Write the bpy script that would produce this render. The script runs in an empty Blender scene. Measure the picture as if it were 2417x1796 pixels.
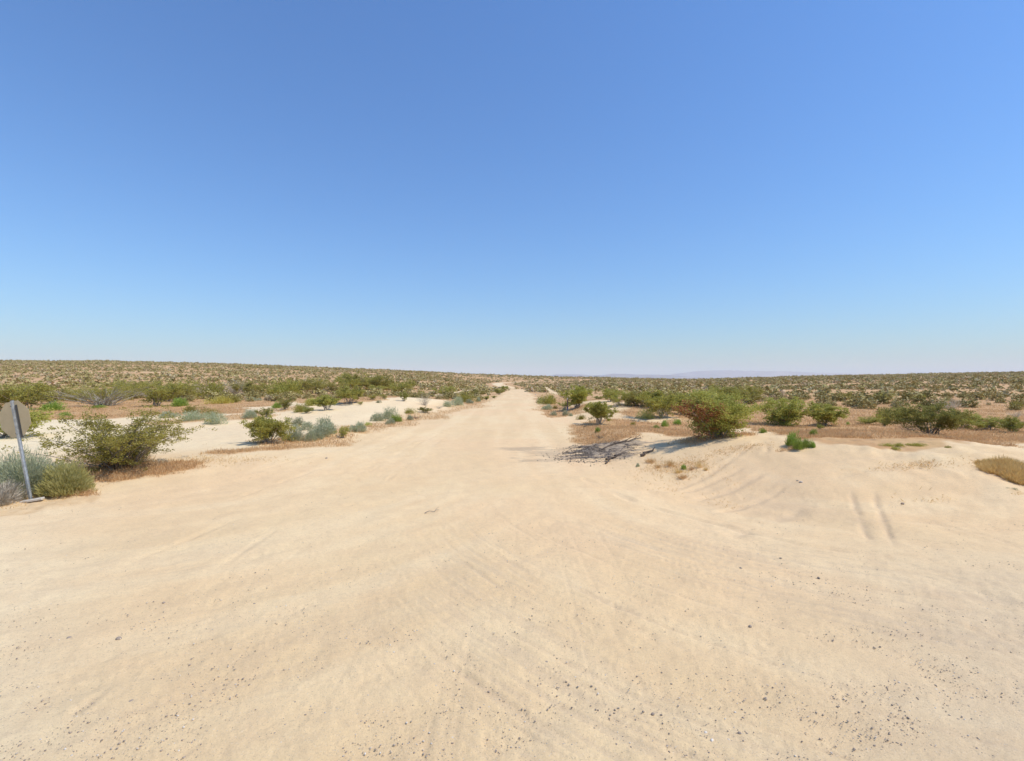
import bpy, math, random
import numpy as np
# ------------------------------------------------------------------ camera, sky, sun
S = bpy.context.scene
COL = S.collection
F, CX, CY, CAMH = 1208.0, 1208.0, 898.0, 2.5      # photo pixels (2417 wide), camera height in metres
cam = bpy.data.cameras.new('camera'); cam.sensor_width = 36; cam.lens = 18.0*F/1208.5
cam.clip_end = 60000; cam.clip_start = 0.05
camo = bpy.data.objects.new('camera', cam); COL.objects.link(camo)
camo.location = (0, 0, CAMH); camo.rotation_euler = (math.radians(90), 0, 0)
S.camera = camo
SUN_EL, SUN_AZ = 56.0, 104.0       # azimuth clockwise from +Y (the view direction)
W = bpy.data.worlds.new("World"); S.world = W; W.use_nodes = True
nt = W.node_tree; nt.nodes.clear()
sky = nt.nodes.new('ShaderNodeTexSky'); sky.sky_type = 'NISHITA'; sky.sun_disc = False
sky.sun_elevation = math.radians(SUN_EL); sky.sun_rotation = math.radians(SUN_AZ)
sky.altitude = 0; sky.air_density = 1.5; sky.dust_density = 0.5; sky.ozone_density = 7.0
bg = nt.nodes.new('ShaderNodeBackground'); bg.inputs[1].default_value = 0.15
wo = nt.nodes.new('ShaderNodeOutputWorld')
tint = nt.nodes.new('ShaderNodeMix'); tint.data_type = 'RGBA'; tint.blend_type = 'MULTIPLY'; tint.inputs[0].default_value = 1; tint.inputs[7].default_value = (.575, .80, 1.06, 1)
nt.links.new(sky.outputs[0], tint.inputs[6]); nt.links.new(tint.outputs[2], bg.inputs[0]); nt.links.new(bg.outputs[0], wo.inputs[0])
sl = bpy.data.lights.new('sun', 'SUN'); sl.energy = 4.0; sl.angle = math.radians(0.5); sl.color = (1, .94, .84)
so = bpy.data.objects.new('sun', sl); COL.objects.link(so)
so.rotation_euler = (math.radians(90-SUN_EL), 0, math.radians(180-SUN_AZ))
so.location = (30, -10, 60)
S.view_settings.view_transform = 'Standard'; S.view_settings.look = 'None'
S.cycles.volume_bounces = 3
S.view_settings.exposure = 0.0; S.view_settings.gamma = 1.0

rng = np.random.default_rng(7)
# ------------------------------------------------------------------ helpers
def tag(o, label=None, cat=None, group=None, kind=None):
    if label: o['label'] = label
    if cat: o['category'] = cat
    if group: o['group'] = group
    if kind: o['kind'] = kind
    return o
def mesh(name, v, f, mat=None, smooth=False, attrs=None):
    """v (N,3); f (M,k) all faces of k corners"""
    v = np.ascontiguousarray(v, dtype=np.float32); f = np.ascontiguousarray(f, dtype=np.int32)
    me = bpy.data.meshes.new(name); k = f.shape[1]
    me.vertices.add(len(v)); me.vertices.foreach_set('co', v.ravel())
    me.loops.add(f.size); me.loops.foreach_set('vertex_index', f.ravel())
    me.polygons.add(len(f)); me.polygons.foreach_set('loop_start', np.arange(0, f.size, k, dtype=np.int32))
    me.polygons.foreach_set('use_smooth', np.full(len(f), smooth, dtype=bool))
    me.update(calc_edges=True)
    for an, av in (attrs or {}).items():
        a = me.attributes.new(an, 'FLOAT', 'POINT'); a.data.foreach_set('value', np.ascontiguousarray(av, dtype=np.float32))
    if mat: me.materials.append(mat)
    return me
def obj(name, me, parent=None, loc=None):
    o = bpy.data.objects.new(name, me); COL.objects.link(o)
    if parent: o.parent = parent
    if loc is not None: o.location = loc
    return o
def hash2(ix, iy, s):
    h = (ix.astype(np.int64)*374761393 + iy.astype(np.int64)*668265263 + s*1442695041) & 0xffffffff
    h = ((h ^ (h >> 13))*1274126177) & 0xffffffff
    return ((h ^ (h >> 16)) & 0xffff)/65535.0
def vn(x, y, s=0):
    x = np.asarray(x, dtype=float); y = np.asarray(y, dtype=float)
    ix = np.floor(x); iy = np.floor(y); fx = x-ix; fy = y-iy
    fx = fx*fx*(3-2*fx); fy = fy*fy*(3-2*fy)
    a = hash2(ix, iy, s); b = hash2(ix+1, iy, s); c = hash2(ix, iy+1, s); d = hash2(ix+1, iy+1, s)
    return (a*(1-fx)+b*fx)*(1-fy)+(c*(1-fx)+d*fx)*fy
def fbm(x, y, s=0, o=4):
    t = 0; a = .5; n = 0
    for i in range(o):
        t = t+a*vn(x*2**i, y*2**i, s+i*17); n += a; a *= .5
    return t/n
def sm(a, b, x):
    t = np.clip((np.asarray(x, dtype=float)-a)/(b-a), 0, 1); return t*t*(3-2*t)

# ------------------------------------------------------------------ the lie of the land
SKX = np.array([-400, 0, 260, 400, 540, 700, 900, 1100, 1300, 1500, 1600, 1700, 1900, 2100, 2417, 2800.])
SKY = np.array([853, 851.5, 851, 855, 859, 865, 873, 882.5, 889.5, 894, 896, 894.5, 888, 884.5, 878, 874.])
YR = 750.0
def H(x, y, fine=False):
    x = np.asarray(x, dtype=float); y = np.asarray(y, dtype=float)
    Y = np.maximum(np.abs(y), np.abs(x)/1.3); Y = np.maximum(Y, .01)
    u = np.clip(x/Y, -1.3, 1.3)
    e = (CY-np.interp(CX+u*F, SKX, SKY))/F
    zr = CAMH+e*YR
    side = np.where(Y < YR, np.clip((Y-105)/(YR-105), 0, 1)*zr, zr-(Y-YR)*.012)
    side = np.maximum(side, -6)
    cen = np.interp(Y, [0, 60, 120, 200, 250, 300, 420, YR, 2000, 9000], [0, 0, -.3, -.65, -2.4, -1.2, .07, CAMH+.004*YR, -2, -6])
    cen = np.where(Y > 420, side*sm(420, 700, Y)+cen*(1-sm(420, 700, Y)), cen)
    k = sm(.06, .2, np.abs(u-.01))
    z = side*k+cen*(1-k)
    far = sm(60, 400, Y)
    z = z+far*(fbm(x/60, y/60, 3, 3)-.5)*2.2*(.08+.92*sm(.03, .12, np.abs(u)))
    # low banks left and right of the road
    z = z+.95*np.exp(-(((x+12.5)/6.5)**2+((y-47)/13)**2))*sm(4.5, 9, -x)
    z = z+.8*np.exp(-(((x-9)/4)**2+((y-44)/12)**2))*sm(3.2, 6, x)
    z = z+.35*np.exp(-(((x-5.2)/2.6)**2+((y-21)/4.5)**2))*sm(2.6, 4.0, x)
    z = z+.85*sm(0, 1, 1.22-np.sqrt(((x-10.6)/6.0)**2+((y-15.2)/6.0)**2))
    z = z+.16*np.exp(-(((x-11.7)/1.2)**2+((y-12.1)/.8)**2))
    z = z+.20*np.exp(-(((x-2.9)/1.2)**2+((y-18.2)/1.0)**2))*(.5+vn(x*2.2, y*2.2, 61))*sm(1.2, 2.6, x)
    z = z-.16*np.exp(-(((x-4.4)/1.8)**2+((y-11.5)/2.6)**2))
    z = z+.25*np.exp(-(((x+9.5)/4.0)**2+((y-15)/3.5)**2))
    z = z+.22*np.exp(-(((x+8.3)/2.6)**2+((y-24)/3.0)**2))
    near = 1-sm(45, 110, Y)
    z = z+near*((fbm(x/3.3, y/3.3, 11, 4)-.5)*.26*(.35+.65*sm(3.5, 9, np.abs(x+1))))
    return z
def at(px, py):
    """photo pixel -> point on the ground"""
    dx, dz = (px-CX)/F, (CY-py)/F
    Y = np.concatenate([np.arange(1.5, 60, .05), np.arange(60, 900, .5)])
    d = CAMH+dz*Y-H(dx*Y, Y)
    i = np.argmax(d < 0)
    if d[i] >= 0: i = len(Y)-1
    a = d[i-1]; b = d[i]; t = a/(a-b) if i > 0 and a != b else 0
    y = Y[i-1]+(Y[i]-Y[i-1])*min(max(t, 0), 1)
    return (dx*y, y, float(H(dx*y, y)))
def poly(pts): return np.array([at(px, py)[:2] for px, py in pts])
def inpoly(x, y, P):
    r = np.zeros(x.shape, bool); n = len(P)
    for i in range(n):
        x0, y0 = P[i]; x1, y1 = P[(i+1) % n]
        if y0 == y1: continue
        c = ((y0 > y) != (y1 > y)) & (x < (x1-x0)*(y-y0)/(y1-y0)+x0)
        r ^= c
    return r
def sdpoly(x, y, P):
    """signed distance, inside positive"""
    d = np.full(x.shape, 1e9); n = len(P)
    for i in range(n):
        a = P[i]; b = P[(i+1) % n]; e = b-a; L = max(float(e@e), 1e-9)
        t = np.clip(((x-a[0])*e[0]+(y-a[1])*e[1])/L, 0, 1)
        d = np.minimum(d, (x-a[0]-t*e[0])**2+(y-a[1]-t*e[1])**2)
    d = np.sqrt(d)
    return np.where(inpoly(x, y, P), d, -d)
def sdline(x, y, P, closed=False):
    d = np.full(x.shape, 1e9)
    for i in range(len(P)-1):
        a = np.array(P[i], float); b = np.array(P[i+1], float); e = b-a; L = max(float(e@e), 1e-9)
        t = np.clip(((x-a[0])*e[0]+(y-a[1])*e[1])/L, 0, 1)
        d = np.minimum(d, (x-a[0]-t*e[0])**2+(y-a[1]-t*e[1])**2)
    return np.sqrt(d)
back = [(60, -60), (-60, -60)]
ROAD = np.vstack([[(-60, 9.0), (-20, 9.6)], poly([(0, 1223), (217, 1158), (484, 1090), (707, 1042), (908, 997), (1012, 979), (1113, 957),
        (1180, 930), (1202, 918.5), (1238, 918.5), (1256, 930), (1280, 962), (1302, 993), (1341, 1030), (1365, 1052), (1400, 1100), (1500, 1160), (1620, 1212), (1900, 1290), (2400, 1322)]), [(20, 7.0), (60, 7.0)], back])
SAND = np.vstack([[(-60, 22), (-34, 25)], poly([(60, 992), (370, 981), (560, 975), (590, 961), (700, 948), (800, 955), (880, 950), (930, 937), (1000, 940), (1085, 952), (1113, 957),
        (1180, 930), (1202, 918.5), (1238, 918.5), (1256, 930), (1300, 985), (1375, 972), (1400, 960), (1385, 946), (1432, 945), (1455, 965), (1460, 982), (1530, 990), (1600, 985), (1560, 997), (1460, 990), (1400, 990), (1345, 1003),
        (1372, 1052), (1480, 1042), (1520, 1022), (1600, 1030), (1640, 1035), (1740, 1005), (1790, 1015), (1860, 1024), (1950, 1044), (2050, 1056), (2150, 1060), (2250, 1050), (2400, 1046)]), [(40, 21), (60, 20)], back])
FARROAD = [(1.8, 198), (-.5, 250), (-3.5, 300), (-9.5, 370), (-12, 410), (-9, 440), (-2, 455), (12, 470), (40, 480)]
def tr(pts): return [at(px, py)[:2] for px, py in pts]
TRACKS = [(tr([(1289, 914), (1294, 920), (1303, 926), (1325, 931)]), 1.1), (tr([(1030, 934), (1080, 926), (1140, 918)]), 1.2), (tr([(880, 934), (1030, 934)]), .6),
          (tr([(1360, 955), (1390, 947), (1440, 950), (1452, 968)]), 1.0), (tr([(150, 880), (400, 878)]), 2.0)]
def masks(x, y):
    n = fbm(x/1.7, y/1.7, 21, 4)-.5; n2 = fbm(x/.45, y/.45, 5, 3)-.5
    Yd = np.maximum(np.hypot(x, y), 1)
    sd = sdpoly(x, y, SAND)+n*np.clip(Yd*.07, .9, 3)+n2*1.0
    s = sm(-.12, .3, sd)
    sd2 = 4.3-sdline(x, y, FARROAD); s = np.maximum(s, sm(-.6, .6, sd2))
    for P, w in TRACKS: s = np.maximum(s, .9*sm(-.5, .5, w-sdline(x, y, P)+n*1.2))
    return s
def E(px, py, wpx, dy):
    c = at(px, py); a = at(px, py-dy/2); b = at(px, py+dy/2)
    return c[0], c[1], wpx/2*c[1]/F, max(.15, (a[1]-b[1])/2)
GRASSP = [E(330, 1112, 330, 46), E(130, 1180, 210, 50), E(30, 1205, 130, 30), E(430, 995, 160, 14), E(560, 985, 160, 22), E(720, 1045, 250, 26),
          E(920, 1003, 110, 14), E(1010, 985, 120, 14), E(655, 968, 120, 14), E(1680, 1033, 190, 12), E(2405, 1122, 150, 60), E(1870, 1060, 80, 8),
          E(850, 1020, 60, 8), E(1100, 960, 110, 8), E(2400, 1163, 40, 16), E(1410, 1030, 120, 40), E(200, 1128, 120, 20)]
VERGE = tr([(560, 1066), (750, 1042), (905, 1003), (1010, 982), (1110, 959), (1185, 930)])
def grassmask(x, y):
    g = .95*sm(1.15, .3, sdline(x, y, VERGE)+(fbm(x/.8, y/.8, 33, 3)-.5)*1.6); n = (fbm(x/.7, y/.7, 31, 4)-.5)*1.0
    for cx, cy, a, b in GRASSP:
        d = np.sqrt(((x-cx)/a)**2+((y-cy)/min(b, 1.7 if cy < 30 else 3.))**2)
        g = np.maximum(g, sm(1.12, .72, d+n))
    return g
STP = [E(1225, 1058, 90, 10), E(1290, 1072, 130, 34), E(1410, 1070, 170, 40), E(1450, 1050, 150, 22)]
def stainmask(x, y):
    g = np.zeros(x.shape)
    for i, (cx, cy, a, b) in enumerate(STP):
        d = np.sqrt(((x-cx)/a)**2+((y-cy)/b)**2); n = (fbm(x/.9, y/.22, 41+i, 4)-.5)*2.4
        g = np.maximum(g, sm(1.15, .45, d+n)*(.42, .36, .9, .8)[i])
    return g

# ------------------------------------------------------------------ materials
class N:
    def __init__(s, name):
        s.m = bpy.data.materials.new(name); s.m.use_nodes = True; s.t = s.m.node_tree; s.t.nodes.clear()
        s.o = s.t.nodes.new('ShaderNodeOutputMaterial'); s.b = s.t.nodes.new('ShaderNodeBsdfPrincipled')
        s.t.links.new(s.b.outputs[0], s.o.inputs[0]); s.b.inputs['Roughness'].default_value = .9
        s.b.inputs['Specular IOR Level'].default_value = .2
    def n(s, t, **k):
        q = s.t.nodes.new(t)
        for a, b in k.items(): setattr(q, a, b)
        return q
    def l(s, a, b): s.t.links.new(a, b)
    def attr(s, name): return s.n('ShaderNodeAttribute', attribute_name=name).outputs['Fac']
    def noise(s, scale, detail=4, rough=.6, vec=None, stretch=None):
        q = s.n('ShaderNodeTexNoise'); q.inputs['Scale'].default_value = scale; q.inputs['Detail'].default_value = detail; q.inputs['Roughness'].default_value = rough
        tc = s.n('ShaderNodeTexCoord').outputs['Object']
        if stretch:
            mp = s.n('ShaderNodeMapping'); mp.inputs['Scale'].default_value = stretch; s.l(tc, mp.inputs[0]); tc = mp.outputs[0]
        s.l(vec or tc, q.inputs['Vector']); return q.outputs['Fac']
    def ramp(s, fac, a, b, lo=0., hi=1.):
        q = s.n('ShaderNodeMapRange'); q.inputs[1].default_value = a; q.inputs[2].default_value = b; q.inputs[3].default_value = lo; q.inputs[4].default_value = hi
        s.l(fac, q.inputs[0]); return q.outputs[0]
    def mul(s, a, b):
        q = s.n('ShaderNodeMath', operation='MULTIPLY'); s.l(a, q.inputs[0])
        if isinstance(b, (int, float)): q.inputs[1].default_value = b
        else: s.l(b, q.inputs[1])
        return q.outputs[0]
    def mix(s, fac, a, b):
        q = s.n('ShaderNodeMix', data_type='RGBA')
        for v, i in ((fac, 0), (a, 6), (b, 7)):
            if isinstance(v, (int, float)): q.inputs[i].default_value = v
            elif isinstance(v, tuple): q.inputs[i].default_value = (*v, 1)
            else: s.l(v, q.inputs[i])
        return q.outputs[2]
    def col(s, c):
        if isinstance(c, tuple): s.b.inputs['Base Color'].default_value = (*c, 1)
        else: s.l(c, s.b.inputs['Base Color'])
    def bump(s, h, strength, dist):
        q = s.n('ShaderNodeBump'); q.inputs['Strength'].default_value = strength; q.inputs['Distance'].default_value = dist
        s.l(h, q.inputs['Height']); s.l(q.outputs[0], s.b.inputs['Normal'])
g = N('desert_ground')
sand = g.mix(g.ramp(g.noise(.35, 5), .35, .65), (.77, .54, .285), (.80, .59, .325))
sand = g.mix(g.ramp(g.noise(.09, 3), .45, .62), sand, (.80, .54, .29))
sand = g.mix(g.ramp(g.attr('tone'), .5, 1, 0, .28), sand, (.88, .70, .42))
sand = g.mix(g.ramp(g.attr('tone'), .5, 0, 0, .22), sand, (.62, .44, .235))
sand = g.mix(g.mul(g.attr('pale'), .8), sand, (.86, .73, .47))
sand = g.mix(g.mul(g.attr('greyish'), .55), sand, (.68, .53, .34))
sand = g.mix(g.mul(g.attr('streak'), .45), sand, (.50, .375, .255))  # rut darkness plus the right bank's painted flank shade
sand = g.mix(g.ramp(g.noise(2.3, 6, .7), .42, .68, 0, .28), sand, (.64, .43, .24))
sand = g.mix(g.ramp(g.noise(17, 4, .75), .45, .70, 0, .28), sand, (.50, .37, .23))
grit = g.ramp(g.noise(60, 2, .7), .57, .68)
sand = g.mix(g.mul(grit, .42), sand, (.36, .28, .20))
sand = g.mix(g.mul(g.ramp(g.noise(85, 2, .7), .62, .72), .4), sand, (.86, .76, .60))
soil = g.mix(g.ramp(g.noise(.5, 6, .7), .35, .65), (.52, .285, .125), (.60, .39, .18))
soil = g.mix(g.ramp(g.noise(.018, 5, .65, stretch=(.45, 1, 1)), .45, .62), soil, (.59, .36, .175))
soil = g.mix(g.mul(g.ramp(g.noise(3.0, 4, .7), .5, .7), .5), soil, (.27, .17, .10))
c = g.mix(g.attr('sand'), soil, sand)
gr = g.mix(g.ramp(g.noise(6, 4, .7), .35, .65), (.56, .34, .15), (.68, .47, .25))
c = g.mix(g.mul(g.attr('grass'), .62), c, gr)
c = g.mix(g.attr('stain'), c, g.mix(g.ramp(g.noise(9, 4, .7), .35, .65), (.12, .095, .07), (.38, .30, .22)))
g.col(c)
g.bump(g.noise(38, 6, .8), .8, .014)
M_G = g.m
def leafmat(name, a, b, trans=.25, rough=.7):
    m = N(name)
    oi = m.n('ShaderNodeObjectInfo').outputs['Random']
    c = m.mix(m.attr('shade'), a, b)
    h = m.n('ShaderNodeHueSaturation'); m.l(c, h.inputs['Color']); m.l(m.ramp(oi, 0, 1, .8, 1.15), h.inputs['Value']); m.l(m.ramp(oi, 0, 1, .485, .51), h.inputs['Hue'])
    m.col(h.outputs[0]); m.b.inputs['Roughness'].default_value = rough
    if trans:
        t = m.n('ShaderNodeBsdfTranslucent'); m.l(h.outputs[0], t.inputs[0])
        x = m.n('ShaderNodeMixShader'); x.inputs[0].default_value = trans
        m.l(m.b.outputs[0], x.inputs[1]); m.l(t.outputs[0], x.inputs[2]); m.l(x.outputs[0], m.o.inputs[0])
    return m.m
L_OLIVE = leafmat('creosote_leaves', (.30, .27, .045), (.53, .49, .12), .4)
L_GREEN = leafmat('green_leaves', (.285, .265, .05), (.53, .49, .13), .4)
L_DEEP = leafmat('deep_green_leaves', (.24, .24, .045), (.47, .455, .12), .4)
L_SAGE = leafmat('sage_leaves', (.38, .40, .22), (.62, .63, .42), .4)
L_BRIGHT = leafmat('bright_green_leaves', (.22, .31, .04), (.42, .52, .11), .35)
L_YEL = leafmat('yellow_green_leaves', (.52, .50, .14), (.74, .70, .29), .5)
L_FLOWER = leafmat('yellow_flowers', (.50, .42, .06), (.65, .58, .14))
L_RED = leafmat('rusty_leaves', (.30, .11, .045), (.46, .22, .09), .3)
L_STEM = leafmat('grey_stems', (.22, .19, .15), (.46, .41, .34), 0)
L_DEAD = leafmat('dead_twigs', (.44, .38, .27), (.68, .60, .46), 0)
L_DARKST = leafmat('dark_twigs', (.07, .055, .045), (.16, .13, .10), 0)
L_DRY = leafmat('dry_grass_blades', (.62, .39, .17), (.82, .60, .30), .4)
L_GOLD = leafmat('golden_grass_blades', (.58, .38, .15), (.80, .57, .26), .3)
m = N('far_scrub_leaves')
cr = m.n('ShaderNodeValToRGB'); cr.color_ramp.elements[0].color = (.27, .23, .075, 1); cr.color_ramp.elements[1].color = (.56, .41, .25, 1)
e = cr.color_ramp.elements.new(.45); e.color = (.43, .355, .14, 1)
e = cr.color_ramp.elements.new(.75); e.color = (.46, .39, .22, 1)
m.l(m.attr('shade'), cr.inputs[0]); m.col(cr.outputs[0]); L_FAR = m.m

# ------------------------------------------------------------------ ground mesh
az = np.concatenate([np.radians(np.arange(-180, -54, 3.)), np.radians(np.arange(-54, 54, .14)), np.radians(np.arange(54, 180, 3.))])
rr = [.35]
while rr[-1] < 24000:
    r = rr[-1]; rr.append(r*(1.03 if r < 2.6 else 1.0078 if r < 30 else 1.016 if r < 900 else 1.06))
rr = np.array(rr); A, R = len(az), len(rr)
RR, AZ = np.meshgrid(rr, az, indexing='ij'); X = RR*np.sin(AZ); Y = RR*np.cos(AZ)
Z = H(X, Y); sandm = masks(X, Y); gm = grassmask(X, Y); stm = stainmask(X, Y)
FLANK_SHADE = E(1820, 1195, 330, 130)  # rippled darker sand, with the bank's shaded left flank painted into the colour
def streaks(x, y):
    """wheel ruts: right-turn arcs, left-turn arcs and straight ahead; returns (height, darkness)"""
    h = np.zeros(x.shape); dk = .55*sm(1.25, .2, np.sqrt(((x-FLANK_SHADE[0])/FLANK_SHADE[2])**2+((y-FLANK_SHADE[1])/FLANK_SHADE[3])**2)+(fbm(x*1.3, y*1.3, 88, 3)-.5)*1.2)*(.35+.65*sm(.35, .65, fbm((x+y)*3, (x-y)*.8, 89, 3)))
    for (cx, cy, sgn, sd, rmin, rmax, amp) in ((8., 12., 1, 51, 5.5, 12.5, 1.), (-8.8, 13.5, -1, 61, 6.0, 13.5, .45)):
        dx, dy = x-cx, y-cy; r = np.hypot(dx, dy); a = np.arctan2(dy, dx*sgn)*r.clip(3, 14)
        n = fbm(r*11, a*.7, sd, 3)*.4+fbm(r*30, a*.9, sd+5, 2)*.6
        patch = sm(.40, .62, fbm(r*.8, a*.22, sd+9, 2))
        reg = sm(rmin-.6, rmin+1, r)*sm(rmax+1, rmax-1.5, r)*sm(1.5, -2.5, dy)*sm(4.5, 1.0, dx*sgn)*sm(10.5, 7.5, y)*(1 if sgn < 0 else sm(-2.2, .3, x))
        h = h+amp*reg*(.15+.85*patch)*(n-.5)*.022
        dk = dk+.6*amp*reg*patch*sm(.50, .38, n)
        for q, rc in enumerate((6.1, 6.55, 6.9, 7.35, 7.7, 8.1, 8.4, 8.62, 9.0, 9.35, 9.6, 10.0, 10.35, 10.6, 11.0, 11.4)):
            w = .014+.016*vn(np.array(float(q)), np.array(sd*1.), 3)
            br = sm(.44, .6, fbm(a*.45+q*9, a*0+q, sd+20, 2))*reg
            g_ = np.exp(-((r-rc-.05*np.sin(a*.4+q))/w)**2)
            h = h-amp*br*g_*.013+amp*br*np.exp(-((r-rc-w*2.4)/w)**2)*.006; dk = dk+amp*br*g_*.55
    for q, xc in enumerate((-.62, -.5, -.38, -.12, .0, .10, .62, .74, 1.05, 1.5, -1.4, 2.1)):
        xo = xc+.045*(y-5)*(.2 if q < 8 else -.35)+.05*np.sin(y*.35+q)
        br = sm(.38, .6, fbm(y*.35, y*0+q*3.1, 71, 2))*sm(13, 7, y)*sm(1, 3, y)
        g_ = np.exp(-((x-xo)/.028)**2)*(.6+.4*np.sin(y*70))
        h = h-br*g_*.006; dk = dk+br*g_*.16
    # two ruts up the right bank
    for px in ((2004, 1150, 2062, 1300), (2058, 1150, 2116, 1300)):
        P = [at(px[0], px[1])[:2], at((px[0]+px[2])/2-4, (px[1]+px[3])/2)[:2], at(px[2], px[3])[:2]]
        d = sdline(x, y, P)+.05*(vn(x*7, y*7, 4)-.5)
        tt = np.clip((y-P[2][1])/(P[0][1]-P[2][1]), 0, 1); g_ = np.exp(-(d/.055)**2)*sm(.15, .65, vn(x*5, y*5, 8)+.15*np.sin(tt*3.1))*sm(0, .25, tt)*sm(1, .8, tt); h = h-g_*.028; dk = dk+g_*.8
    # long curving ruts on the side track at the right and further up
    for pts, w, k in (([(1640, 1180), (1800, 1120), (1990, 1085), (2200, 1070), (2400, 1068)], .09, .5), ([(1700, 1210), (1850, 1150), (2050, 1110), (2380, 1095)], .07, .4),
                      ([(1560, 1160), (1720, 1090), (1770, 1055), (1800, 1035)], .07, .5), ([(1620, 1160), (1760, 1100), (1810, 1065), (1815, 1040)], .07, .5),
                      ([(1740, 1262), (1900, 1200), (1975, 1160)], .14, .5), ([(2310, 1165), (2370, 1190), (2385, 1210)], .10, .9), ([(2040, 1228), (2200, 1232), (2380, 1282)], .05, .5),
                      ([(1380, 1130), (1500, 1185), (1700, 1240), (1900, 1290), (2300, 1330)], .08, .4), ([(0, 1420), (300, 1330), (620, 1200), (900, 1090), (1080, 1000)], .04, .2),
                      ([(300, 1190), (620, 1110), (900, 1040), (1060, 990)], .045, .25), ([(120, 1300), (520, 1190), (860, 1075), (1040, 1000)], .04, .3), ([(60, 1600), (420, 1400), (760, 1180), (1000, 1040)], .03, .3), ([(180, 1680), (560, 1420), (850, 1180), (1040, 1040)], .03, .3)):
        P = tr(pts); d = sdline(x, y, P)+.12*(fbm(x*1.6, y*1.6, 14, 2)-.5)
        br = sm(.3, .6, fbm(x*.9, y*.9, 17, 2)); g_ = np.exp(-(d/w)**2)*br; h = h-g_*.03*min(1, w/.07)+np.exp(-((d-2.2*w)/w)**2)*.012*br*min(1, w/.07); dk = dk+g_*k
    return h, np.clip(dk, 0, 1)
nr = RR < 40
hs = np.zeros(X.shape); dk = np.zeros(X.shape)
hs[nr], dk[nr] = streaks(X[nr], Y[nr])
fade = 1-sm(22, 38, RR)
Z = Z+sandm*(1-sm(7, 12, RR))*((fbm(X*22, Y*22, 191, 3)-.5)*.011*(.4+.9*vn(X*1.7, Y*1.7, 192)))
Z = Z+fade*hs*sandm+fade*sandm*((fbm(X*2.2, Y*2.2, 91, 4)-.5)*.05+(vn(X*14, Y*14, 93)-.5)*.010*sm(.4, .7, fbm(X*.6, Y*.6, 94, 2)))
lumpy = sandm*sm(6.3, 10, X)*sm(8, 10, Y)*fade
Z = Z+lumpy*((fbm(X*1.3, Y*1.3, 97, 4)-.5)*.17+(fbm(X*6, Y*6, 197, 3)-.5)*.05*sm(.35, .6, vn(X*.9, Y*.9, 198)))
Z = Z+(1-sandm)*fade*(fbm(X*3, Y*3, 95, 3)-.5)*.09+gm*fade*(vn(X*7, Y*7, 96)-.5)*.05+stm*fade*sm(2.3, 3.2, X)*.05*vn(X*9, Y*9, 98)
pale = np.clip(sm(.62, 1.25, -X/np.maximum(Y, .5)+.25*(fbm(X/2.5, Y/1.0, 99, 3)-.5))*.8+sm(15, 20, Y)*sm(-6, -9, X)*.55+sm(12, 15, Y)*sm(8, 11, X)*.3, 0, 1)
q1 = fbm(np.hypot(X-8, Y-12)*1.6, np.arctan2(Y-12, X-8)*1.2, 151, 4); q2 = fbm(np.hypot(X+8.8, Y-13.5)*1.6, np.arctan2(Y-13.5, X+8.8)*1.2, 152, 4); q3 = fbm(X*1.6, Y*.12, 153, 4)
kx = sm(-1.5, 1.5, X); kf = sm(9, 16, Y); tone = np.clip(.5+2.2*((q1*kx+q2*(1-kx))*(1-kf)+q3*kf-.5)+.5*(fbm(X*.7, Y*.7, 154, 3)-.5), 0, 1)
gy = sm(.35, 1.0, X/np.maximum(Y, .5))*sm(9, 5, Y)
V = np.stack([X.ravel(), Y.ravel(), Z.ravel()], 1)
i = np.arange(R-1)[:, None]; j = np.arange(A)[None, :]; j2 = (j+1) % A
Fq = np.stack([i*A+j, (i+1)*A+j, (i+1)*A+j2, i*A+j2], -1).reshape(-1, 4)[:, ::-1]
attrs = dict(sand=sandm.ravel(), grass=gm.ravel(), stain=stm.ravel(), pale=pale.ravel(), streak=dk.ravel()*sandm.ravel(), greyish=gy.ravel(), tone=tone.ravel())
fx = V[Fq].mean(1); isr = inpoly(fx[:, 0], fx[:, 1], ROAD) | (sdline(fx[:, 0], fx[:, 1], FARROAD) < 4.3)
# surface normals of the whole sheet, kept on both pieces so that the seam does not show
vn_ = np.zeros_like(V); fn = np.cross(V[Fq[:, 2]]-V[Fq[:, 0]], V[Fq[:, 3]]-V[Fq[:, 1]])
for k in range(4): np.add.at(vn_, Fq[:, k], fn)
vn_ /= np.maximum(np.linalg.norm(vn_, axis=1, keepdims=True), 1e-12)
for nm, sel in (('dirt_road', isr), ('desert_ground', ~isr)):
    f = Fq[sel]; u, inv = np.unique(f, return_inverse=True)
    me = mesh(nm, V[u], inv.reshape(f.shape), M_G, True, {k: v[u] for k, v in attrs.items()})
    me.normals_split_custom_set_from_vertices(vn_[u].astype(np.float32))
    tag(obj(nm, me), 'pale sandy dirt road running to the horizon' if nm == 'dirt_road' else 'sandy desert floor on both sides of the dirt road', None, None, 'structure')

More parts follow.
